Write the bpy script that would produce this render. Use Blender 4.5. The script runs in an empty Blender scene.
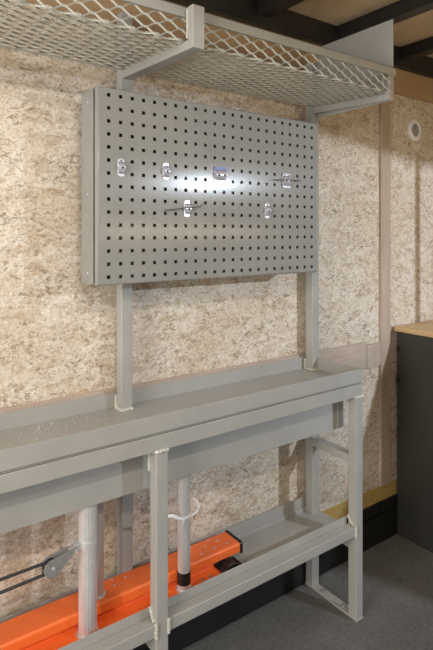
import bpy, bmesh, math, random
from mathutils import Vector, Matrix, noise

random.seed(7)
S = bpy.context.scene
COL = S.collection
PI = math.pi

# ------------------------------------------------------------------ camera
cam_d = bpy.data.cameras.new('camera')
cam = bpy.data.objects.new('camera', cam_d)
COL.objects.link(cam)
cam.location = (0, 0, 1.485)
cam.rotation_euler = (PI / 2, 0, -math.radians(35.6))
cam_d.sensor_fit = 'HORIZONTAL'
cam_d.sensor_width = 36
cam_d.lens = 530 / 433 * 36
cam_d.shift_y = -92 / 433
cam_d.clip_start = 0.05
S.camera = cam

# ------------------------------------------------------------------ world, lights, exposure
w = bpy.data.worlds.new('world')
S.world = w
w.use_nodes = True
bg = w.node_tree.nodes['Background']
bg.inputs[0].default_value = (1.0, 0.85, 0.66, 1)
bg.inputs[1].default_value = 0.11


def area(name, loc, target, sx, sy, watts, color, spread=180):
    d = bpy.data.lights.new(name, 'AREA')
    d.shape = 'RECTANGLE'
    d.size, d.size_y, d.energy, d.color = sx, sy, watts, color
    d.spread = math.radians(spread)
    o = bpy.data.objects.new(name, d)
    COL.objects.link(o)
    o.location = loc
    o.rotation_euler = (Vector(target) - Vector(loc)).to_track_quat('-Z', 'Y').to_euler()
    return o


area('strip_lamp_right', (2.64, -1.0, 1.922), (2.2, 1.63, 0.85), 0.08, 0.010, 19, (0.76, 0.87, 1.0), 112)
area('strip_lamp_far', (3.55, -1.0, 1.95), (3.0, 1.63, 1.3), 0.90, 0.010, 4, (0.76, 0.87, 1.0), 125)
area('strip_lamp_left', (0.10, -0.55, 2.25), (0.05, 1.63, 1.72), 0.60, 0.03, 2.5, (1.0, 0.96, 0.91), 68)
area('ceiling_lamp', (0.25, -0.30, 2.37), (0.25, -0.1, 0.0), 1.0, 0.06, 22, (1.0, 0.90, 0.76), 165)
area('ceiling_fill', (2.3, -0.85, 1.50), (2.3, -0.55, 2.4), 1.6, 0.20, 24, (1.0, 0.80, 0.52), 170)  # added warm fill aimed up, lifts the ceiling and upper wall
area('left_fill', (-2.15, 0.25, 1.45), (1.0, 0.6, 1.5), 1.6, 1.8, 100, (1.0, 0.98, 0.93))  # added broad fill from the left, brightens faces turned that way

S.view_settings.view_transform = 'Standard'
S.view_settings.look = 'None'
S.view_settings.exposure = 0.08
S.view_settings.gamma = 1
S.view_settings.use_curve_mapping = False


# ------------------------------------------------------------------ materials
class NT:
    def __init__(self, name):
        self.m = bpy.data.materials.new(name)
        self.m.use_nodes = True
        self.t = self.m.node_tree
        self.b = self.t.nodes['Principled BSDF']

    def n(self, kind, **kw):
        nd = self.t.nodes.new(kind)
        for k, v in kw.items():
            setattr(nd, k, v)
        return nd

    def l(self, a, b):
        self.t.links.new(a, b)

    def coords(self, scale=(1, 1, 1), rot=(0, 0, 0)):
        tc = self.n('ShaderNodeTexCoord')
        mp = self.n('ShaderNodeMapping')
        mp.inputs['Scale'].default_value = scale
        mp.inputs['Rotation'].default_value = rot
        self.l(tc.outputs['Object'], mp.inputs[0])
        return mp.outputs[0]

    def noise(self, vec, scale, detail=3, rough=0.55, dist=0.0):
        nd = self.n('ShaderNodeTexNoise')
        nd.inputs['Scale'].default_value = scale
        nd.inputs['Detail'].default_value = detail
        nd.inputs['Roughness'].default_value = rough
        nd.inputs['Distortion'].default_value = dist
        if vec is not None:
            self.l(vec, nd.inputs['Vector'])
        return nd.outputs[0]

    def ramp(self, fac, stops, interp='LINEAR'):
        r = self.n('ShaderNodeValToRGB')
        r.color_ramp.interpolation = interp
        el = r.color_ramp.elements
        while len(el) < len(stops):
            el.new(0.5)
        for e, (p, c) in zip(el, stops):
            e.position = p
            e.color = (*c, 1) if len(c) == 3 else c
        self.l(fac, r.inputs[0])
        return r.outputs[0]

    def mix(self, fac, a, b, mode='MIX'):
        m = self.n('ShaderNodeMix', data_type='RGBA', blend_type=mode)
        for s, v in ((m.inputs[0], fac), (m.inputs[6], a), (m.inputs[7], b)):
            if isinstance(v, (int, float)):
                s.default_value = v
            elif isinstance(v, tuple):
                s.default_value = (*v, 1)
            else:
                self.l(v, s)
        return m.outputs[2]

    def bump(self, h, strength=0.2, dist=0.002):
        b = self.n('ShaderNodeBump')
        b.inputs['Strength'].default_value = strength
        b.inputs['Distance'].default_value = dist
        self.l(h, b.inputs['Height'])
        self.l(b.outputs[0], self.b.inputs['Normal'])

    def set(self, col=None, rough=None, metal=None, spec=None):
        for k, v in (('Base Color', col), ('Roughness', rough), ('Metallic', metal), ('Specular IOR Level', spec)):
            if v is None:
                continue
            s = self.b.inputs[k]
            if isinstance(v, tuple):
                s.default_value = (*v, 1)
            elif isinstance(v, (int, float)):
                s.default_value = v
            else:
                self.l(v, s)
        return self.m


def mat_plain(name, col, rough=0.5, metal=0.0, var=0.08, scale=20, spec=0.5):
    t = NT(name)
    f = t.noise(t.coords(), scale)
    lo = tuple(c * (1 - var) for c in col)
    hi = tuple(min(1, c * (1 + var)) for c in col)
    return t.set(t.ramp(f, [(0.3, lo), (0.7, hi)]), rough, metal, spec)


def mat_paint(name, col, rough=0.34, spec=0.5):
    t = NT(name)
    f = t.noise(t.coords(), 7, 4)
    lo = tuple(c * 0.95 for c in col)
    hi = tuple(c * 1.04 for c in col)
    t.set(t.ramp(f, [(0.35, lo), (0.65, hi)]), rough, 0.0, spec)
    t.bump(t.noise(t.coords(), 160, 2), 0.05, 0.0006)
    return t.m


def mat_osb(name='osb_board'):
    t = NT(name)
    base = t.coords()
    warp = t.noise(base, 9, 2)
    cols = []
    for (sc, rot, seed) in (((11, 1, 48), 0.22, 0.0), ((12, 1, 50), -0.30, 3.1), ((22, 1, 50), 0.9, 7.7)):
        mp = t.n('ShaderNodeMapping')
        rt = t.n('ShaderNodeVectorRotate', rotation_type='Y_AXIS')
        rt.inputs['Angle'].default_value = rot
        wv = t.n('ShaderNodeVectorMath', operation='MULTIPLY_ADD')
        nz = t.n('ShaderNodeTexNoise')
        nz.inputs['Scale'].default_value = 14
        t.l(base, nz.inputs['Vector'])
        t.l(nz.outputs['Color'], wv.inputs[0])
        wv.inputs[1].default_value = (0.05, 0.0, 0.05)
        t.l(base, wv.inputs[2])
        t.l(wv.outputs[0], rt.inputs['Vector'])
        t.l(rt.outputs[0], mp.inputs[0])
        mp.inputs['Scale'].default_value = sc
        mp.inputs['Location'].default_value = (seed, 0.3, seed)
        v = t.n('ShaderNodeTexVoronoi', voronoi_dimensions='3D')
        v.inputs['Scale'].default_value = 1.0
        t.l(mp.outputs[0], v.inputs['Vector'])
        sep = t.n('ShaderNodeSeparateColor')
        t.l(v.outputs['Color'], sep.inputs[0])
        cols.append((sep.outputs[0], v.outputs['Distance']))
    pale = [(0.0, (0.42, 0.28, 0.16)), (0.13, (0.54, 0.40, 0.26)), (0.3, (0.66, 0.54, 0.40)), (0.65, (0.72, 0.63, 0.50)), (1.0, (0.82, 0.75, 0.64))]
    a = t.ramp(cols[0][0], pale)
    b = t.ramp(cols[1][0], pale)
    c = t.ramp(cols[2][0], pale)
    m1 = t.ramp(t.noise(base, 26, 4, 0.7), [(0.44, (0, 0, 0)), (0.56, (1, 1, 1))])
    m2 = t.ramp(t.noise(t.coords((1, 1, 1), (0, 0, 1.0)), 33, 4, 0.7), [(0.50, (0, 0, 0)), (0.60, (1, 1, 1))])
    col = t.mix(m2, t.mix(m1, a, b), c)
    # mottled granular layer
    gran = t.ramp(t.noise(base, 48, 5, 0.75, 0.8), [(0.30, (0.50, 0.38, 0.25)), (0.45, (0.62, 0.52, 0.39)), (0.60, (0.74, 0.66, 0.55))])
    col = t.mix(0.42, col, gran)
    broad = t.ramp(t.noise(base, 3.0, 3, 0.6), [(0.42, (1, 1, 1)), (0.72, (0.90, 0.85, 0.79))])
    col = t.mix(1.0, col, broad, 'MULTIPLY')
    fine = t.ramp(t.noise(base, 105, 4, 0.75), [(0.34, (0.72, 0.68, 0.62)), (0.50, (1.0, 0.99, 0.98)), (0.65, (1.07, 1.06, 1.05))])
    col = t.mix(1.0, col, fine, 'MULTIPLY')
    clus = t.ramp(t.noise(base, 11, 3, 0.6), [(0.38, (0.25, 0.25, 0.25)), (0.58, (1, 1, 1))])
    # dark slivers
    for (sc, rot, thr) in (((44, 1, 120), 0.55, 0.605), ((48, 1, 115), -0.45, 0.61), ((80, 1, 80), 1.2, 0.62), ((40, 1, 135), 0.1, 0.61)):
        rt = t.n('ShaderNodeVectorRotate', rotation_type='Y_AXIS')
        rt.inputs['Angle'].default_value = rot
        t.l(base, rt.inputs['Vector'])
        mp = t.n('ShaderNodeMapping')
        mp.inputs['Scale'].default_value = sc
        t.l(rt.outputs[0], mp.inputs[0])
        f = t.ramp(t.noise(mp.outputs[0], 1.0, 3, 0.6, 0.8), [(thr - 0.02, (0, 0, 0)), (thr + 0.04, (1, 1, 1))])
        dk = t.mix(1.0, t.mix(1.0, f, clus, 'MULTIPLY'), (0.66, 0.66, 0.66), 'MULTIPLY')
        col = t.mix(dk, col, (0.17, 0.115, 0.065))
    col = t.mix(1.0, col, (0.97, 1.0, 1.07), 'MULTIPLY')
    t.set(col, 0.62, 0.0, 0.4)
    t.bump(t.noise(t.coords((1, 1, 2.2)), 55, 4, 0.65), 0.25, 0.003)
    return t.m


def mat_floor():
    t = NT('dark_floor')
    base = t.coords()
    big = t.ramp(t.noise(base, 3.2, 4, 0.6), [(0.35, (0.105, 0.102, 0.096)), (0.7, (0.165, 0.162, 0.154))])
    sp = t.ramp(t.noise(base, 170, 2, 0.6), [(0.62, (0, 0, 0)), (0.74, (1, 1, 1))])
    col = t.mix(sp, big, (0.24, 0.235, 0.22))
    fine = t.ramp(t.noise(base, 60, 3, 0.7), [(0.3, (0.78, 0.78, 0.78)), (0.7, (1.2, 1.2, 1.2))])
    col = t.mix(1.0, col, fine, 'MULTIPLY')
    t.set(col, 0.55, 0.0, 0.4)
    t.bump(t.noise(base, 110, 3), 0.25, 0.0015)
    return t.m


def mat_wood(name, lo, hi, sx, rough=0.55, axis_scale=(2, 30, 30)):
    t = NT(name)
    v = t.coords(axis_scale)
    f = t.noise(v, sx, 4, 0.6, 0.8)
    col = t.ramp(f, [(0.3, lo), (0.7, hi)])
    return t.set(col, rough, 0, 0.4)


def mat_ceiling():
    t = NT('ceiling_sheet')
    base = t.coords()
    f = t.noise(base, 2.2, 5, 0.65, 0.5)
    col = t.ramp(f, [(0.3, (0.36, 0.25, 0.14)), (0.55, (0.56, 0.44, 0.30)), (0.75, (0.64, 0.54, 0.42))])
    t.set(col, 0.38, 0.0, 0.5)
    return t.m


def mat_shelfpaint(name, col):
    return mat_paint(name, col, 0.4)


GREY = (0.35, 0.339, 0.314)
M_PAINT = mat_paint('grey_paint', GREY, 0.33)
M_PEG = mat_paint('grey_panel_paint', (0.255, 0.250, 0.232), 0.18, 0.20)
_pt = M_PEG.node_tree
_tg = _pt.nodes.new('ShaderNodeTangent')
_tg.direction_type = 'UV_MAP'
_pt.links.new(_tg.outputs[0], _pt.nodes['Principled BSDF'].inputs['Tangent'])
_pt.nodes['Principled BSDF'].inputs['Anisotropic'].default_value = 0.8
_pt.nodes['Principled BSDF'].inputs['Anisotropic Rotation'].default_value = 0.0
M_MESH = mat_paint('pale_grey_mesh', (0.45, 0.44, 0.385), 0.4)
M_WELD = mat_paint('painted_weld', (0.50, 0.49, 0.42), 0.3)
M_OSB = mat_osb()
M_FLOOR = mat_floor()
M_CEIL = mat_ceiling()
M_BLACK = mat_plain('black_paint', (0.012, 0.012, 0.011), 0.42)
M_BEAM = mat_plain('black_beam', (0.014, 0.013, 0.012), 0.4)
M_BASE = mat_plain('black_skirting', (0.010, 0.010, 0.010), 0.45)
M_CAB = mat_plain('charcoal_laminate', (0.036, 0.035, 0.030), 0.4)
M_PLYTRIM = mat_wood('brown_ply_strip', (0.36, 0.235, 0.13), (0.44, 0.30, 0.175), 3)
M_BATTEN = mat_wood('pinkish_batten', (0.36, 0.275, 0.21), (0.47, 0.37, 0.29), 3, 0.55, (30, 30, 2))
M_PLANK = mat_wood('weathered_plank', (0.40, 0.31, 0.245), (0.52, 0.42, 0.345), 2.2, 0.5, (2.5, 30, 34))
M_COUNTER = mat_wood('pine_counter', (0.50, 0.33, 0.16), (0.66, 0.47, 0.26), 2.5, 0.45, (30, 2.5, 30))
M_ORANGE = mat_plain('orange_paint', (0.88, 0.165, 0.032), 0.38, 0, 0.05, 12)
M_RUBBER = mat_plain('black_rubber', (0.012, 0.012, 0.012), 0.4)
M_ALU = mat_plain('brushed_aluminium', (0.70, 0.69, 0.69), 0.28, 0.5, 0.06, 60)
M_CHROME = mat_plain('bright_zinc', (0.74, 0.74, 0.84), 0.22, 0.45, 0.05, 80)
M_ZINC = mat_plain('dull_zinc', (0.34, 0.33, 0.32), 0.35, 0.4, 0.08, 80)
M_STEEL = mat_plain('dark_steel_wire', (0.13, 0.13, 0.13), 0.4, 0.5)
M_ROPE = mat_plain('dark_rope', (0.030, 0.029, 0.032), 0.6, 0, 0.3, 300)
M_WHITE = mat_plain('white_plastic', (0.80, 0.79, 0.80), 0.35, 0, 0.03)
M_VENTIN = mat_plain('grey_grille', (0.42, 0.41, 0.39), 0.5)
M_BLUE = mat_plain('blue_sticker', (0.09, 0.14, 0.42), 0.4)
M_RED = mat_plain('red_sticker', (0.42, 0.08, 0.12), 0.4)
M_HOLLOW = mat_plain('unlit_inner_paint', (0.10, 0.098, 0.085), 0.6)
M_FLECK = mat_plain('bright_shavings', (0.85, 0.85, 0.84), 0.3, 0.3)


# ------------------------------------------------------------------ mesh helpers
def box(bm, x0, x1, y0, y1, z0, z1):
    v = [bm.verts.new(p) for p in ((x0, y0, z0), (x1, y0, z0), (x1, y1, z0), (x0, y1, z0),
                                   (x0, y0, z1), (x1, y0, z1), (x1, y1, z1), (x0, y1, z1))]
    for f in ((0, 3, 2, 1), (4, 5, 6, 7), (0, 1, 5, 4), (1, 2, 6, 5), (2, 3, 7, 6), (3, 0, 4, 7)):
        bm.faces.new([v[i] for i in f])
    return v


def prism(bm, pts, vec):
    """closed polygon pts (3D) extruded along vec"""
    vec = Vector(vec)
    a = [bm.verts.new(p) for p in pts]
    b = [bm.verts.new(Vector(p) + vec) for p in pts]
    n = len(pts)
    bm.faces.new(a)
    bm.faces.new(b[::-1])
    for i in range(n):
        bm.faces.new((a[i], b[i], b[(i + 1) % n], a[(i + 1) % n]))


def tube(bm, path, r, seg=12, caps=True, flat=None):
    """sweep a circle (or ellipse r x flat) along a path"""
    P = [Vector(p) for p in path]
    rs = r if isinstance(r, (list, tuple)) else [r] * len(P)
    up = None
    rings = []
    for i, p in enumerate(P):
        t = (P[min(i + 1, len(P) - 1)] - P[max(i - 1, 0)]).normalized()
        if up is None:
            up = Vector((0, 0, 1)) if abs(t.z) < 0.9 else Vector((0, 1, 0))
        u = (up - t * up.dot(t)).normalized()
        v = t.cross(u)
        up = u
        fr = flat if flat else rs[i]
        rings.append([bm.verts.new(p + u * math.cos(2 * PI * k / seg) * rs[i] + v * math.sin(2 * PI * k / seg) * fr)
                      for k in range(seg)])
    for a, b in zip(rings, rings[1:]):
        for k in range(seg):
            bm.faces.new((a[k], a[(k + 1) % seg], b[(k + 1) % seg], b[k]))
    if caps:
        bm.faces.new(rings[0][::-1])
        bm.faces.new(rings[-1])


def ring(bm, c, r0, r1, h, axis='z', seg=32):
    """an annular washer/collar"""
    c = Vector(c)

    def pt(a, r, d):
        if axis == 'z':
            return c + Vector((math.cos(a) * r, math.sin(a) * r, d))
        if axis == 'y':
            return c + Vector((math.cos(a) * r, d, math.sin(a) * r))
        return c + Vector((d, math.cos(a) * r, math.sin(a) * r))
    q = []
    for k in range(seg):
        a = 2 * PI * k / seg
        q.append([bm.verts.new(pt(a, r0, 0)), bm.verts.new(pt(a, r1, 0)), bm.verts.new(pt(a, r1, h)), bm.verts.new(pt(a, r0, h))])
    for k in range(seg):
        A, B = q[k], q[(k + 1) % seg]
        for i in range(4):
            bm.faces.new((A[i], A[(i + 1) % 4], B[(i + 1) % 4], B[i]))


def disc(bm, c, r, h, axis='z', seg=24, dome=0.0):
    c = Vector(c)

    def pt(a, rr, d):
        if axis == 'z':
            return c + Vector((math.cos(a) * rr, math.sin(a) * rr, d))
        if axis == 'y':
            return c + Vector((math.cos(a) * rr, d, math.sin(a) * rr))
        return c + Vector((d, math.cos(a) * rr, math.sin(a) * rr))
    A = [bm.verts.new(pt(2 * PI * k / seg, r, 0)) for k in range(seg)]
    B = [bm.verts.new(pt(2 * PI * k / seg, r, h)) for k in range(seg)]
    bm.faces.new(A)
    for k in range(seg):
        bm.faces.new((A[k], A[(k + 1) % seg], B[(k + 1) % seg], B[k]))
    if dome:
        t = bm.verts.new(pt(0, 0, h + dome))
        for k in range(seg):
            bm.faces.new((B[k], B[(k + 1) % seg], t))
    else:
        bm.faces.new(B[::-1])


def obj(name, bm, mat, parent=None, bevel=0.0, smooth=False, seg=2):
    bmesh.ops.recalc_face_normals(bm, faces=bm.faces)
    me = bpy.data.meshes.new(name)
    bm.to_mesh(me)
    bm.free()
    me.materials.append(mat)
    if smooth:
        for p in me.polygons:
            p.use_smooth = True
    o = bpy.data.objects.new(name, me)
    COL.objects.link(o)
    if parent is not None:
        o.parent = parent
        root = parent
        off = Vector((0, 0, 0))
        while root is not None:
            off += root.location
            root = root.parent
        for v in me.vertices:
            v.co -= off
    if bevel:
        md = o.modifiers.new('bevel', 'BEVEL')
        md.width = bevel
        md.segments = seg
        md.limit_method = 'ANGLE'
        md.angle_limit = math.radians(40)
        md.harden_normals = False
    if smooth or bevel:
        md = o.modifiers.new('wn', 'WEIGHTED_NORMAL') if bevel else None
        for p in me.polygons:
            p.use_smooth = True
        try:
            me.set_sharp_from_angle(angle=math.radians(38))
        except Exception:
            pass
    return o


def B(*boxes):
    bm = bmesh.new()
    for b in boxes:
        box(bm, *b)
    return bm


def tag(o, label, cat, group=None, kind=None):
    o['label'] = label
    o['category'] = cat
    if group:
        o['group'] = group
    if kind:
        o['kind'] = kind
    return o


def empty(name, loc, label, cat, group=None):
    o = bpy.data.objects.new(name, None)
    o.empty_display_size = 0.05
    COL.objects.link(o)
    o.location = loc
    tag(o, label, cat, group)
    return o


def struct(name, bm, mat, bevel=0.0, parent=None):
    o = obj(name, bm, mat, parent, bevel)
    o['kind'] = 'structure'
    return o


# ------------------------------------------------------------------ the setting
WY = 1.629            # back wall plane
struct('floor', B((-2.2, 4.2, -1.2, WY + 0.06, -0.05, 0)), M_FLOOR)
struct('wall_back', B((-2.2, 4.2, WY, WY + 0.06, 0, 2.40)), M_OSB)
struct('wall_right', B((4.2, 4.26, -1.2, WY + 0.06, 0, 2.40)), M_OSB)
# added unseen header, bottom edge sloped to cut the lamp light on the wall
bm = bmesh.new()
prism(bm, [(2.1, -0.58, 1.9645), (4.2, -0.58, 1.7398), (4.2, -0.58, 2.40), (2.1, -0.58, 2.40)], (0, 0.02, 0))
struct('shade_header', bm, M_OSB)
ceil = struct('ceiling', B((-2.2, 4.2, -1.2, WY + 0.06, 2.40, 2.45)), M_CEIL)
for xr in (-0.42, 0.035, 0.49, 0.945, 1.40, 1.855, 2.31, 2.765, 3.22, 3.675):
    # steel angle beams: web plus bottom flange
    bm = B((xr - 0.058, xr, -0.56, WY, 2.340, 2.346), (xr - 0.058, xr - 0.052, -0.56, WY, 2.346, 2.40))
    o = obj('ceiling_beam', bm, M_BEAM, ceil, 0.002)
bm = B((-2.2, 4.2, WY - 0.035, WY, 2.302, 2.40))
obj('wall_plate', bm, M_BEAM, ceil, 0.002)
struct('baseboard_back', B((-2.2, 4.2, WY - 0.022, WY, 0, 0.128), (-2.2, 2.142, WY - 0.014, WY, 0.131, 0.187), (2.145, 4.2, WY - 0.016, WY, 0.131, 0.187)), M_BASE, 0.002)
struct('trim_1', B((-2.2, 4.2, WY - 0.012, WY, 2.176, 2.302)), M_PLYTRIM, 0.001)
struct('trim_2', B((2.134, 2.204, WY - 0.014, WY, 0.258, 2.176)), M_BATTEN, 0.001)
M_YELLOW = mat_wood('yellow_strip', (0.36, 0.22, 0.055), (0.60, 0.42, 0.15), 6, 0.6, (14, 30, 30))
struct('low_wall_strip', B((1.2, 4.2, WY - 0.004, WY, 0.187, 0.258)), M_YELLOW)  # thin strip, yellower than the wall above it
struct('trim_3', B((-2.2, 2.030, WY - 0.010, WY, 0.850, 0.972), (2.032, 2.133, WY - 0.012, WY, 0.848, 0.957), (2.205, 2.60, WY - 0.012, WY, 0.848, 0.952)), M_PLANK, 0.001)

# ------------------------------------------------------------------ workbench
FY = 1.334                       # front plane
bench = empty('workbench', (0.76, 1.47, 0), 'grey painted steel workbench with tray top, lower shelf and two tall uprights', 'workbench')
XL, XR = -0.15, 1.645
# top tray: sunk floor, raised lips all round
bm = B((XL, XR, FY, 1.612, 0.909, 0.913), (XL, XR, FY, FY + 0.003, 0.907, 0.962), (XL, XR, 1.609, 1.612, 0.907, 0.962),
       (XR - 0.003, XR, FY + 0.003, 1.609, 0.907, 0.962), (XL, XL + 0.003, FY + 0.003, 1.609, 0.907, 0.962),
       (XL, XR, FY + 0.003, FY + 0.006, 0.956, 0.962))
obj('bench_top', bm, M_PAINT, bench, 0.0012)
bm = B((XL, XR, FY, FY + 0.04, 0.858, 0.9045), (XL, XR, 1.563, 1.603, 0.858, 0.906), (XR - 0.04, XR, FY + 0.04, 1.563, 0.862, 0.906),
       (XL, XL + 0.04, FY + 0.04, 1.563, 0.862, 0.906))
obj('top_frame', bm, M_PAINT, bench, 0.002)
bm = B((XL + 0.04, 1.600, FY + 0.085, FY + 0.090, 0.716, 0.858), (1.600, 1.640, FY + 0.083, FY + 0.092, 0.716, 0.858))
obj('apron', bm, M_PAINT, bench, 0.001)
LEGX = (-0.124, 0.744, 1.6105)
LW = 0.0395
for x in LEGX:
    l = obj('leg', B((x, x + LW, FY, FY + LW, 0.006, 0.857)), M_PAINT, bench, 0.003)
for x in LEGX:                      # uprights: floor to above the wire shelf
    top = 0.95 if x < 0 else 2.20
    l = obj('upright', B((x, x + LW, 1.563, 1.563 + LW, 0.006, top)), M_PAINT, bench, 0.003)
for x in LEGX:
    fp = obj('foot_plate', B((x, x + LW, FY - 0.003, 1.606, 0.0, 0.008)), M_PAINT, bench, 0.0015)
    for yy in (1.413, 1.519):
        bm = bmesh.new()
        disc(bm, (x + LW / 2, yy, 0.008), 0.011, 0.002, 'z', 20)
        disc(bm, (x + LW / 2, yy, 0.010), 0.0075, 0.006, 'z', 6)
        obj('bolt', bm, M_ZINC, fp)
    if x != LEGX[1]:
        obj('cross_bar', B((x, x + LW, FY + LW, 1.563, 0.597, 0.628)), M_PAINT, bench, 0.003)
# lower shelf rails and tray
for a, b in ((XL + 0.066, LEGX[1]), (LEGX[1] + LW, LEGX[2])):
    obj('shelf_rail', B((a, b, FY + 0.001, FY + 0.04, 0.325, 0.362)), M_PAINT, bench, 0.003)
obj('shelf_rail', B((XL, XR, 1.603, 1.613, 0.29, 0.325)), M_PAINT, bench, 0.002)
bm = B((XL, XR + 0.02, FY + 0.042, 1.612, 0.306, 0.309), (XL, XR - 0.04, FY + 0.0405, FY + 0.0435, 0.306, 0.390), (XL, XR + 0.02, 1.609, 1.612, 0.306, 0.368))
bm2 = obj('lower_shelf', bm, M_PAINT, bench, 0.001)
for x in LEGX:                      # cross rails carrying the lower tray
    obj('cross_rail', B((x, x + LW, FY + LW, 1.563, 0.266, 0.306)), M_PAINT, bench, 0.003)


def weld(path, r, seed):
    """lumpy bead along a path"""
    P = [Vector(p) for p in path]
    pts, rr = [], []
    n = 10
    for i in range(len(P) - 1):
        for k in range(n):
            p = P[i].lerp(P[i + 1], k / n)
            j = noise.noise_vector(p * 140 + Vector((seed, 0, 0)))
            pts.append(p + j * 0.0018)
            rr.append(r * (0.8 + 0.55 * abs(math.sin(k * 1.25 + seed))))
    pts.append(P[-1])
    rr.append(r)
    bm = bmesh.new()
    tube(bm, pts, rr, 8)
    return bm


wp = []
for i, x in enumerate(LEGX[1:]):
    zt = 0.857
    wp += [[(x - 0.001, FY + LW, zt), (x - 0.001, FY, zt), (x + LW, FY - 0.001, zt)],
           [(x - 0.001, FY + 0.04, zt), (x - 0.001, FY + 0.041, 0.79)],
           [(x - 0.001, FY, 0.367), (x - 0.001, FY, 0.322)],
           [(x - 0.001, FY + 0.04, 0.392), (x - 0.001, FY + 0.012, 0.363)],
           [(x - 0.001, 1.603, 0.9135), (x - 0.001, 1.562, 0.9135), (x + LW, 1.562, 0.9135)],
           [(x - 0.001, 1.603, 0.955), (x - 0.001, 1.604, 0.914)]]
wp += [[(LEGX[1] + LW + 0.001, FY, 0.367), (LEGX[1] + LW + 0.001, FY, 0.322)]]
for i, p in enumerate(wp):
    obj('weld_bead', weld(p, 0.0048, i * 1.7), M_WELD, bench, 0, True)

# ------------------------------------------------------------------ pegboard
PX0, PX1, PZ0, PZ1, PY = 0.608, 1.512, 1.333, 1.910, 1.440
peg = empty('pegboard', (1.06, 1.50, PZ0), 'large grey perforated steel tool panel fixed to the uprights', 'pegboard')
bm = bmesh.new()
hs = 0.0052
xs = [PX0 + 0.008]
zs = [PZ0 + 0.006]
HX = [0.644 + 0.038 * i for i in range(23)]
HZ = [1.888 - 0.038 * i for i in range(14, -1, -1)]
for h in HX:
    xs += [h - hs, h + hs]
xs.append(PX1 - 0.006)
for h in HZ:
    zs += [h - hs, h + hs]
zs.append(PZ1 - 0.006)
grid = [[bm.verts.new((x, PY, z)) for z in zs] for x in xs]
for i in range(len(xs) - 1):
    for j in range(len(zs) - 1):
        if i % 2 == 1 and j % 2 == 1:
            continue
        bm.faces.new((grid[i][j], grid[i + 1][j], grid[i + 1][j + 1], grid[i][j + 1]))
# hole walls
for i in range(1, len(xs) - 1, 2):
    for j in range(1, len(zs) - 1, 2):
        q = [grid[i][j], grid[i + 1][j], grid[i + 1][j + 1], grid[i][j + 1]]
        r = [bm.verts.new(v.co + Vector((0, 0.0018, 0))) for v in q]
        for k in range(4):
            bm.faces.new((q[k], q[(k + 1) % 4], r[(k + 1) % 4], r[k]))
# rolled border of the front sheet: rounded corner then a return flange


def loop_at(ix, iz, y):
    return [(PX0 + ix, y, PZ0 + iz), (PX1 - ix, y, PZ0 + iz), (PX1 - ix, y, PZ1 - iz), (PX0 + ix, y, PZ1 - iz)]


prof = [(0.008, 0.006, PY), (0.004, 0.003, PY + 0.0012), (0.0012, 0.001, PY + 0.004), (0.0, 0.0, PY + 0.009), (0.0, 0.0, PY + 0.017)]
prev = None
for (ix, iz, y) in prof:
    if prev is None:
        cur = [grid[0][0], grid[-1][0], grid[-1][-1], grid[0][-1]]
        # use fresh corner verts on the outer rectangle
        cur = [bm.verts.new(p) for p in [(xs[0], PY, zs[0]), (xs[-1], PY, zs[0]), (xs[-1], PY, zs[-1]), (xs[0], PY, zs[-1])]]
    else:
        cur = [bm.verts.new(p) for p in loop_at(ix, iz, y)]
        for k in range(4):
            bm.faces.new((prev[k], prev[(k + 1) % 4], cur[(k + 1) % 4], cur[k]))
    prev = cur
o = obj('perforated_sheet', bm, M_PEG, peg, 0, True)
uvl = o.data.uv_layers.new(name='sheet')
for lp in o.data.loops:
    co = o.data.vertices[lp.vertex_index].co
    uvl.data[lp.index].uv = (co.x, co.z)
# back box with a groove in front of it
bm = B((PX0 + 0.008, PX0 + 0.012, PY + 0.012, 1.474, PZ0 + 0.005, PZ1 - 0.005), (PX1 - 0.010, PX1 - 0.006, PY + 0.012, 1.474, PZ0 + 0.005, PZ1 - 0.005),
       (PX0 + 0.006, PX1 - 0.006, PY + 0.012, 1.474, PZ0 + 0.005, PZ0 + 0.009), (PX0 + 0.006, PX1 - 0.006, PY + 0.012, 1.474, PZ1 - 0.009, PZ1 - 0.005),
       (PX0, PX0 + 0.004, 1.471, 1.556, PZ0, PZ1), (PX1 - 0.004, PX1, 1.471, 1.556, PZ0, PZ1),
       (PX0 + 0.004, PX1 - 0.004, 1.471, 1.556, PZ0, PZ0 + 0.004), (PX0 + 0.004, PX1 - 0.004, 1.471, 1.556, PZ1 - 0.004, PZ1),
       (PX0, PX1, 1.556, 1.560, PZ0, PZ1))
bb = obj('back_box', bm, M_PEG, peg, 0.0018)
for zz in (1.365, 1.60, 1.875):
    bm = bmesh.new()
    disc(bm, (PX0, 1.507, zz), 0.0035, -0.002, 'x', 14, -0.0012)
    obj('screw', bm, M_CHROME, bb)
for zz in (1.42, 1.82):
    obj('mounting_bar', B((0.70, 1.605, 1.5605, 1.5628, zz, zz + 0.04)), M_PEG, peg)

# ------------------------------------------------------------------ clips on the pegboard


def hull_plate(bm, cx, cz, wd, ht, y0, y1, rnd):
    """plate with rounded ends in the XZ plane"""
    pts = []
    for (sx, sz, a0) in ((1, 1, 0), (-1, 1, PI / 2), (-1, -1, PI), (1, -1, 1.5 * PI)):
        for k in range(6):
            a = a0 + k * PI / 10
            pts.append((cx + sx * (wd / 2 - rnd) + math.cos(a) * rnd, y0, cz + sz * (ht / 2 - rnd) + math.sin(a) * rnd))
    prism(bm, pts, (0, y1 - y0, 0))


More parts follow.
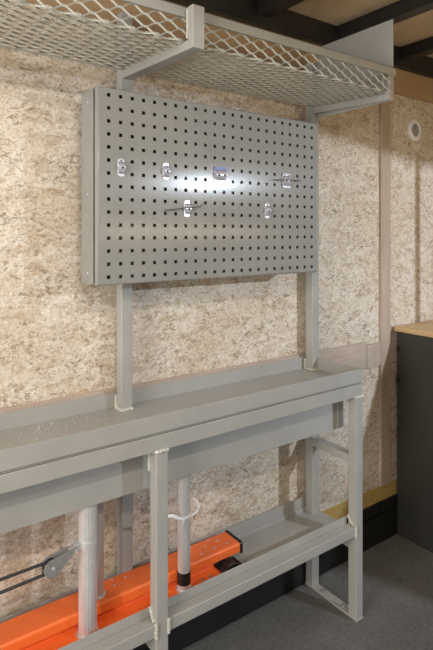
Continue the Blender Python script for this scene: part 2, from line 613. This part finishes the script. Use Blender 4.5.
def clip(col, row, wd, label, wires=(), sticker=False, wide=False):
    cx, cz = 0.644 + 0.038 * col, 1.888 - 0.038 * row
    c = empty('tool_clip', (cx, PY, cz), label, 'tool clip', 'metal tool clips on the perforated panel')
    bm = bmesh.new()
    hull_plate(bm, cx, cz, wd, 0.054, PY - 0.0025, PY - 0.0003, 0.0095)
    obj('base_plate', bm, M_CHROME, c, 0.0006)
    # raised spring saddle: a bowed strip stood off the plate, with feet
    bm = bmesh.new()
    n = 10
    top = [(cx - wd / 2 * 0.98, PY - 0.0026 - 0.010 * math.sin(PI * k / n), cz + 0.0135 - 0.027 * k / n) for k in range(n + 1)]
    bot = [(p[0], p[1] + 0.0016, p[2]) for p in top]
    prism(bm, top + bot[::-1], (wd * 0.96, 0, 0))
    sd = obj('spring', bm, M_CHROME, c, 0.0004)
    for sz in (0.0155, -0.0155):
        bm = bmesh.new()
        tube(bm, [(cx - wd * 0.46, PY - 0.0045, cz + sz), (cx + wd * 0.46, PY - 0.0045, cz + sz)], 0.0021, 8)
        obj('cross_pin', bm, M_ZINC, c, 0, True)
    bm = bmesh.new()
    for dx in ((-wd * 0.26, wd * 0.26) if wide else (0,)):
        disc(bm, (cx + dx, PY - 0.0126, cz - 0.001), 0.0032, -0.0016, 'y', 12, -0.0008)
        disc(bm, (cx + dx, PY - 0.0026, cz + 0.0215), 0.0026, -0.0012, 'y', 12, -0.0006)
    obj('rivet', bm, M_RUBBER, c)
    if sticker:
        s = obj('sticker', B((cx - wd * 0.5, cx + wd * 0.5, PY - 0.0042, PY - 0.0027, cz + 0.010, cz + 0.027)), M_BLUE, c, 0.0003)
        s['label'] = 'blue sticker on the clip'
        obj('stripe', B((cx - wd * 0.5, cx + wd * 0.5, PY - 0.0050, PY - 0.0043, cz + 0.0105, cz + 0.0125)), M_RED, s)
    for path in wires:
        bm = bmesh.new()
        tube(bm, [(cx + a, PY + b, cz + d) for a, b, d in path], 0.0016, 8)
        obj('wire', bm, M_STEEL, c, 0, True)
    return c


clip(1.03, 5.52, 0.022, 'silver tool clip in the upper row nearest the left edge of the perforated panel')
clip(5.04, 5.55, 0.022, 'silver tool clip in the upper row, left of the one with the blue sticker')
arc = [(0.035 + 0.017 * math.sin(a), -0.012, 0.012 + 0.014 * (1 - math.cos(a)) - 0.006) for a in (0, .3, .6, .9, 1.2, 1.5)]
clip(7.10, 8.55, 0.022, 'silver tool clip in the lower row with a long thin hooked wire through it',
     [[(-0.085, -0.006, -0.008), (-0.03, -0.010, -0.001), (0.0, -0.013, 0.004)] + arc])
clip(10.55, 5.5, 0.046, 'wide silver tool clip with a blue and red sticker on its top', (), True, True)
clip(18.55, 5.55, 0.043, 'wide bright silver tool clip with a thin straight wire, upper right of the panel',
     [[(-0.075, -0.012, -0.001), (0.0, -0.0145, 0.003), (0.062, -0.012, 0.003)]], False, True)
clip(16.04, 8.52, 0.022, 'plain silver tool clip in the lower row, below the wide clip with a straight wire')

# ------------------------------------------------------------------ overhead wire shelf
SX0, SX1, SY0, SY1 = -0.20, 1.636, 1.172, 1.559
shelf = empty('overhead_shelf', (0.8, 1.40, 1.97), 'pale grey expanded metal shelf overhead with a solid end plate at its right', 'shelf')


def zf(y):        # shelf floor falls very slightly towards the front
    return 1.990 + (y - SY0) * 0.044


def expanded(bm, rows, pitch, x0, x1, place, wv=0.12, tt=0.0011, tilt=0.0025):
    """expanded metal: each strand is a zigzag with flat tops at the bonds; neighbours mirror"""
    n = int((x1 - x0) / pitch)
    for j in range(rows):
        pts = []
        for i in range(n + 1):
            s = 1 if (i + j) % 2 == 0 else -1
            xc = x0 + i * pitch
            pts.append((xc - pitch * 0.17, j + 0.5 + s * 0.46, s))
            pts.append((xc + pitch * 0.17, j + 0.5 + s * 0.46, s))
        prev = None
        for (xx, v, s) in pts:
            a = place(xx, v - wv, -tilt - tt)
            b = place(xx, v + wv, tilt - tt)
            c = place(xx, v + wv, tilt + tt)
            d = place(xx, v - wv, -tilt + tt)
            cur = [bm.verts.new(p) for p in (a, b, c, d)]
            if prev:
                for k in range(4):
                    bm.faces.new((prev[k], prev[(k + 1) % 4], cur[(k + 1) % 4], cur[k]))
            else:
                bm.faces.new(cur)
            prev = cur
        bm.faces.new(prev[::-1])


RH = 0.0171
rows = int((SY1 - SY0 - 0.012) / RH)
bm = bmesh.new()
expanded(bm, rows, 0.0345, SX0, SX1, lambda x, v, d: (x, SY0 + 0.012 + v * RH, zf(SY0 + v * RH) + d + 0.003))
obj('mesh_floor', bm, M_MESH, shelf)
bm = bmesh.new()
expanded(bm, 4, 0.0345, SX0, SX1, lambda x, v, d: (x, SY0 + 0.014 + d, 1.988 + v * 0.0158), 0.12, 0.001, -0.0012)
obj('mesh_front', bm, M_MESH, shelf)
bm = B((SX0, SX1, SY0 + 0.004, SY0 + 0.012, 2.050, 2.078), (SX0, SX1, SY0 + 0.004, SY0 + 0.034, 2.075, 2.078))
obj('top_rail', bm, M_PAINT, shelf, 0.001)
bm = bmesh.new()
tube(bm, [(SX0, SY1, zf(SY1) + 0.002), (SX1, SY1, zf(SY1) + 0.002)], 0.0025, 8)
obj('edge_wire', bm, M_MESH, shelf, 0, True)
for x, aw, fy in ((LEGX[1], LW, 1.144), (LEGX[2], 0.030, 1.185)):
    bm = bmesh.new()
    prism(bm, [(x, fy + 0.0252, 1.9642), (x, 1.5625, 1.982), (x, 1.5625, 2.008), (x, fy + 0.0252, 1.990)], (aw, 0, 0))
    a = obj('arm', bm, M_PAINT, shelf, 0.0025)
    obj('stub_post', B((x, x + aw - 0.002, fy, fy + 0.025, 1.964, 2.076)), M_PAINT, shelf, 0.0025)
    obj('weld_bead', weld([(x - 0.001, fy + 0.025, 2.07), (x - 0.001, fy + 0.025, 1.992)], 0.0024, x), M_WELD, shelf, 0, True)
obj('end_plate', B((1.6385, 1.6425, 1.190, 1.5625, 1.966, 2.262)), M_PAINT, shelf, 0.0015)

# ------------------------------------------------------------------ orange beam and poles on the lower shelf
ob = empty('orange_channel', (0.55, 1.50, 0.309), 'long orange steel channel with a black end cap lying on the lower shelf', 'channel')
OX0, OX1 = -0.12, 1.158
bm = bmesh.new()
prism(bm, [(OX0, 1.474, 0.358), (OX0, 1.474, 0.384), (OX0, 1.480, 0.390), (OX0, 1.562, 0.390), (OX0, 1.568, 0.384), (OX0, 1.568, 0.309), (OX0, 1.540, 0.309), (OX0, 1.540, 0.358)], (OX1 - OX0, 0, 0))
obj('upper_channel', bm, M_ORANGE, ob, 0.0015)
bm = bmesh.new()
prism(bm, [(OX0, 1.400, 0.309), (OX0, 1.400, 0.332), (OX0, 1.404, 0.336), (OX0, 1.4925, 0.336), (OX0, 1.4925, 0.3555), (OX0, 1.5395, 0.3555), (OX0, 1.5395, 0.309)], (1.060 - OX0, 0, 0))
lc = obj('lower_flange', bm, M_ORANGE, ob, 0.0015)
bm = bmesh.new()
prism(bm, [(OX1, 1.472, 0.352), (OX1, 1.472, 0.386), (OX1, 1.479, 0.3925), (OX1, 1.563, 0.3925), (OX1, 1.571, 0.386), (OX1, 1.571, 0.309), (OX1, 1.540, 0.309), (OX1, 1.540, 0.352)], (0.012, 0, 0))
e = obj('end_cap', bm, M_RUBBER, ob, 0.003)
for xx, yy in ((0.955, 1.500), (1.01, 1.500), (1.065, 1.500), (0.985, 1.530), (1.045, 1.530), (1.10, 1.530), (1.00, 1.553), (1.075, 1.553), (1.12, 1.500),
               (0.66, 1.535), (0.70, 1.525), (0.705, 1.55), (0.745, 1.54)):
    bm = bmesh.new()
    disc(bm, (xx, yy, 0.390), 0.0032, 0.0008, 'z', 12, 0.0008)
    r = obj('rivet', bm, M_CHROME, ob)
for xx in (0.985, 1.015):
    bm = bmesh.new()
    ring(bm, (xx, 1.455, 0.336), 0.003, 0.006, 0.0012, 'z', 16)
    disc(bm, (xx, 1.455, 0.3362), 0.003, 0.0003, 'z', 16)
    obj('eyelet', bm, M_ZINC, ob)
bm = bmesh.new()
prism(bm, [(1.055, 1.440, 0.3365), (1.140, 1.440, 0.3365), (1.140, 1.440, 0.342), (1.125, 1.440, 0.343), (1.118, 1.440, 0.352), (1.085, 1.440, 0.353), (1.075, 1.440, 0.343), (1.055, 1.440, 0.342)], (0, 0.05, 0))
box(bm, 1.065, 1.14, 1.444, 1.487, 0.309, 0.3366)
la = obj('latch', bm, M_RUBBER, ob, 0.002)
bm = bmesh.new()
disc(bm, (1.10, 1.465, 0.353), 0.008, 0.006, 'z', 16, 0.002)
obj('knob', bm, M_RUBBER, la)


def fluted(bm, cx, cy, z0, z1, r, n=18):
    A, Bq = [], []
    for k in range(n * 4):
        a = 2 * PI * k / (n * 4)
        rr = r * (1 - 0.035 * (k % 4 == 0))
        A.append(bm.verts.new((cx + rr * math.cos(a), cy + rr * math.sin(a), z0)))
        Bq.append(bm.verts.new((cx + rr * math.cos(a), cy + rr * math.sin(a), z1)))
    m = n * 4
    for k in range(m):
        bm.faces.new((A[k], A[(k + 1) % m], Bq[(k + 1) % m], Bq[k]))
    bm.faces.new(A[::-1])
    bm.faces.new(Bq)


def pole(x, y, z0, r, label, clampz=None, collar=None, group='aluminium poles standing on the lower shelf'):
    p = empty('metal_pole', (x, y, z0), label, 'pole', group)
    bm = bmesh.new()
    fluted(bm, x, y, z0, 0.900, r)
    obj('tube', bm, M_ALU, p, 0, True)
    bm = bmesh.new()
    ring(bm, (x, y, z0), r, r + 0.006, 0.003, 'z')
    obj('base_ring', bm, M_ALU, p)
    if collar:
        bm = bmesh.new()
        ring(bm, (x, y, collar[0]), r, r + 0.0016, collar[1] - collar[0], 'z')
        c = obj('sleeve', bm, M_RUBBER, p)
        c['label'] = 'black sleeve'
    if clampz:
        bm = bmesh.new()
        ring(bm, (x, y, clampz - 0.011), r, r + 0.0025, 0.022, 'z')
        box(bm, x - r - 0.020, x - r + 0.002, y - 0.012, y - 0.006, clampz - 0.011, clampz + 0.011)
        box(bm, x - r - 0.020, x - r + 0.002, y + 0.002, y + 0.008, clampz - 0.011, clampz + 0.011)
        obj('clamp', bm, M_ALU, p, 0.001)
    return p


pole(0.586, 1.455, 0.3363, 0.0265, 'front silver pole at the left with a clamp holding the pulley', 0.598)
pole(0.640, 1.512, 0.3903, 0.0185, 'slimmer silver pole standing on the orange channel behind the clamped pole')
pole(0.912, 1.455, 0.3363, 0.0205, 'silver pole right of the middle leg with a black sleeve and white tie', None, (0.356, 0.395))

# white cable tie
bm = bmesh.new()
pts = [(0.912 + 0.0224 * math.cos(a), 1.455 + 0.0224 * math.sin(a), 0.575 + 0.006 * math.cos(a)) for a in [2 * PI * k / 24 for k in range(25)]]
tube(bm, pts, 0.0052, 8, True, 0.0011)
tube(bm, [(0.895, 1.442, 0.572), (0.880, 1.440, 0.580), (0.863, 1.440, 0.592), (0.845, 1.440, 0.596), (0.825, 1.445, 0.594)], 0.0048, 8, True, 0.0011)
tube(bm, [(0.928, 1.436, 0.574), (0.945, 1.430, 0.582), (0.953, 1.428, 0.600), (0.946, 1.430, 0.618), (0.934, 1.434, 0.628)], 0.0034, 8, True, 0.0011)
tube(bm, [(0.897, 1.432, 0.570), (0.892, 1.430, 0.560), (0.889, 1.431, 0.552)], 0.004, 8, True, 0.0011)
tag(obj('cable_tie', bm, M_WHITE, None, 0, True), 'white plastic tie wrapped round the silver pole with its tail curling up', 'cable tie')

# pulley and rope
pu = empty('pulley_block', (0.51, 1.440, 0.58), 'small grey pulley block hanging from the clamp on the left pole', 'pulley')
PA, PB = Vector((0.474, 1.436, 0.577)), Vector((0.527, 1.442, 0.598))
ax = (PB - PA).normalized()
up = Vector((0, 0, 1)) - ax * ax.z
up.normalize()
nn = ax.cross(up)
for s in (-1, 1):
    pts = []
    for k in range(13):
        a = PI / 2 + PI * k / 12
        pts.append(PA + ax * math.cos(a) * 0.025 + up * math.sin(a) * 0.025 + nn * s * 0.011)
    for k in range(9):
        a = -PI / 2 + PI * k / 8
        pts.append(PB + ax * math.cos(a) * 0.009 + up * math.sin(a) * 0.009 + nn * s * 0.011)
    bm = bmesh.new()
    prism(bm, [tuple(p) for p in pts], nn * 0.003)
    obj('cheek', bm, M_ZINC, pu, 0.0008)
bm = bmesh.new()
tube(bm, [PA - nn * 0.008, PA - nn * 0.003, PA, PA + nn * 0.003, PA + nn * 0.008], [0.019, 0.017, 0.013, 0.017, 0.019], 24)
s = obj('wheel', bm, M_RUBBER, pu, 0, True)
bm = bmesh.new()
tube(bm, [PA - nn * 0.0145, PA + nn * 0.0165], 0.0045, 12)
obj('axle', bm, M_CHROME, pu)
bm = bmesh.new()
tube(bm, [PB - nn * 0.006, PB + ax * 0.012, Vector((0.556, 1.449, 0.600))], 0.0045, 10)
obj('shackle', bm, M_ZINC, pu, 0, True)
path = [(-0.083, 1.436, 0.588)]
path += [tuple(PA + ax * math.cos(a) * 0.0165 + up * math.sin(a) * 0.0165) for a in [PI / 2 - PI * k / 10 for k in range(11)]]
path += [(-0.083, 1.436, 0.542)]
bm = bmesh.new()
tube(bm, path, 0.0042, 10)
tag(obj('rope', bm, M_ROPE, None, 0, True), 'dark rope running back and forth round the grey pulley above the orange channel', 'rope')

# ------------------------------------------------------------------ cabinet and counter in the far corner
CX = 2.246
cab = empty('base_cabinet', (2.56, 0.9, 0), 'charcoal base cabinet under a wooden counter by the back wall', 'cabinet')
CY0, CY1 = 0.25, 1.606
obj('body', B((CX + 0.016, 2.86, CY0, CY1, 0.012, 1.0)), M_CAB, cab, 0.002)
obj('side_panel', B((CX, CX + 0.015, CY0, CY1, 0.0, 1.0)), M_CAB, cab, 0.0015)
for zz in (0.915, 0.762):
    bm = B((CX - 0.006, CX - 0.0002, 1.592, 1.606, zz - 0.013, zz + 0.013))
    disc(bm, (CX - 0.006, 1.599, zz), 0.003, -0.002, 'x', 12)
    obj('hinge', bm, M_BLACK, cab, 0.001)
tag(obj('countertop', B((CX - 0.010, 2.90, CY0 - 0.02, WY - 0.013, 1.0015, 1.026)), M_COUNTER, None, 0.0015), 'pale pine counter board on top of the charcoal cabinet', 'countertop')

# slim unseen post, added to throw a stripe of shade on the back wall
struct('shade_post', B((2.468, 2.502, 1.135, 1.165, 1.0262, 2.339)), M_BLACK, 0.002)

# ------------------------------------------------------------------ vent and small things on the wall
v = empty('wall_vent', (2.419, WY, 2.014), 'round white vent in the back wall at upper right', 'vent')
bm = bmesh.new()
ring(bm, (2.419, WY, 2.014), 0.036, 0.056, -0.006, 'y', 40)
ring(bm, (2.419, WY - 0.005, 2.014), 0.033, 0.044, -0.007, 'y', 40)
obj('rim', bm, M_WHITE, v, 0.0015)
bm = bmesh.new()
disc(bm, (2.419, WY - 0.0005, 2.014), 0.036, -0.003, 'y', 32)
for k in range(-3, 4):
    hw = math.sqrt(0.034 ** 2 - (k * 0.0095) ** 2)
    box(bm, 2.419 + k * 0.0095 - 0.002, 2.419 + k * 0.0095 + 0.002, WY - 0.008, WY - 0.003, 2.014 - hw, 2.014 + hw)
obj('grille', bm, M_VENTIN, v)

bm = bmesh.new()
disc(bm, (1.719, WY - 0.0005, 1.818), 0.006, -0.002, 'y', 16, -0.002)
tag(obj('wall_screw', bm, M_WHITE), 'small white screw head in the board just right of the perforated panel', 'screw')

# bright shavings scattered on the bench top
bm = bmesh.new()
rnd = random.Random(3)
for k in range(75):
    x = rnd.gauss(0.49, 0.10)
    y = min(1.600, max(1.40, rnd.gauss(1.555, 0.035)))
    if not (0.28 < x < 0.73):
        continue
    r = rnd.uniform(0.0006, 0.0020)
    a = rnd.uniform(0, PI)
    p = [(x + math.cos(a + t) * r * f, y + math.sin(a + t) * r * f, 0.9132) for t, f in ((0, 1), (1.6, .6), (3.1, 1), (4.7, .7))]
    prism(bm, p, (0, 0, r * 0.7))
tag(obj('metal_shavings', bm, M_FLECK), 'bright specks of metal shavings scattered on the left of the bench top', 'shavings', None, 'stuff')
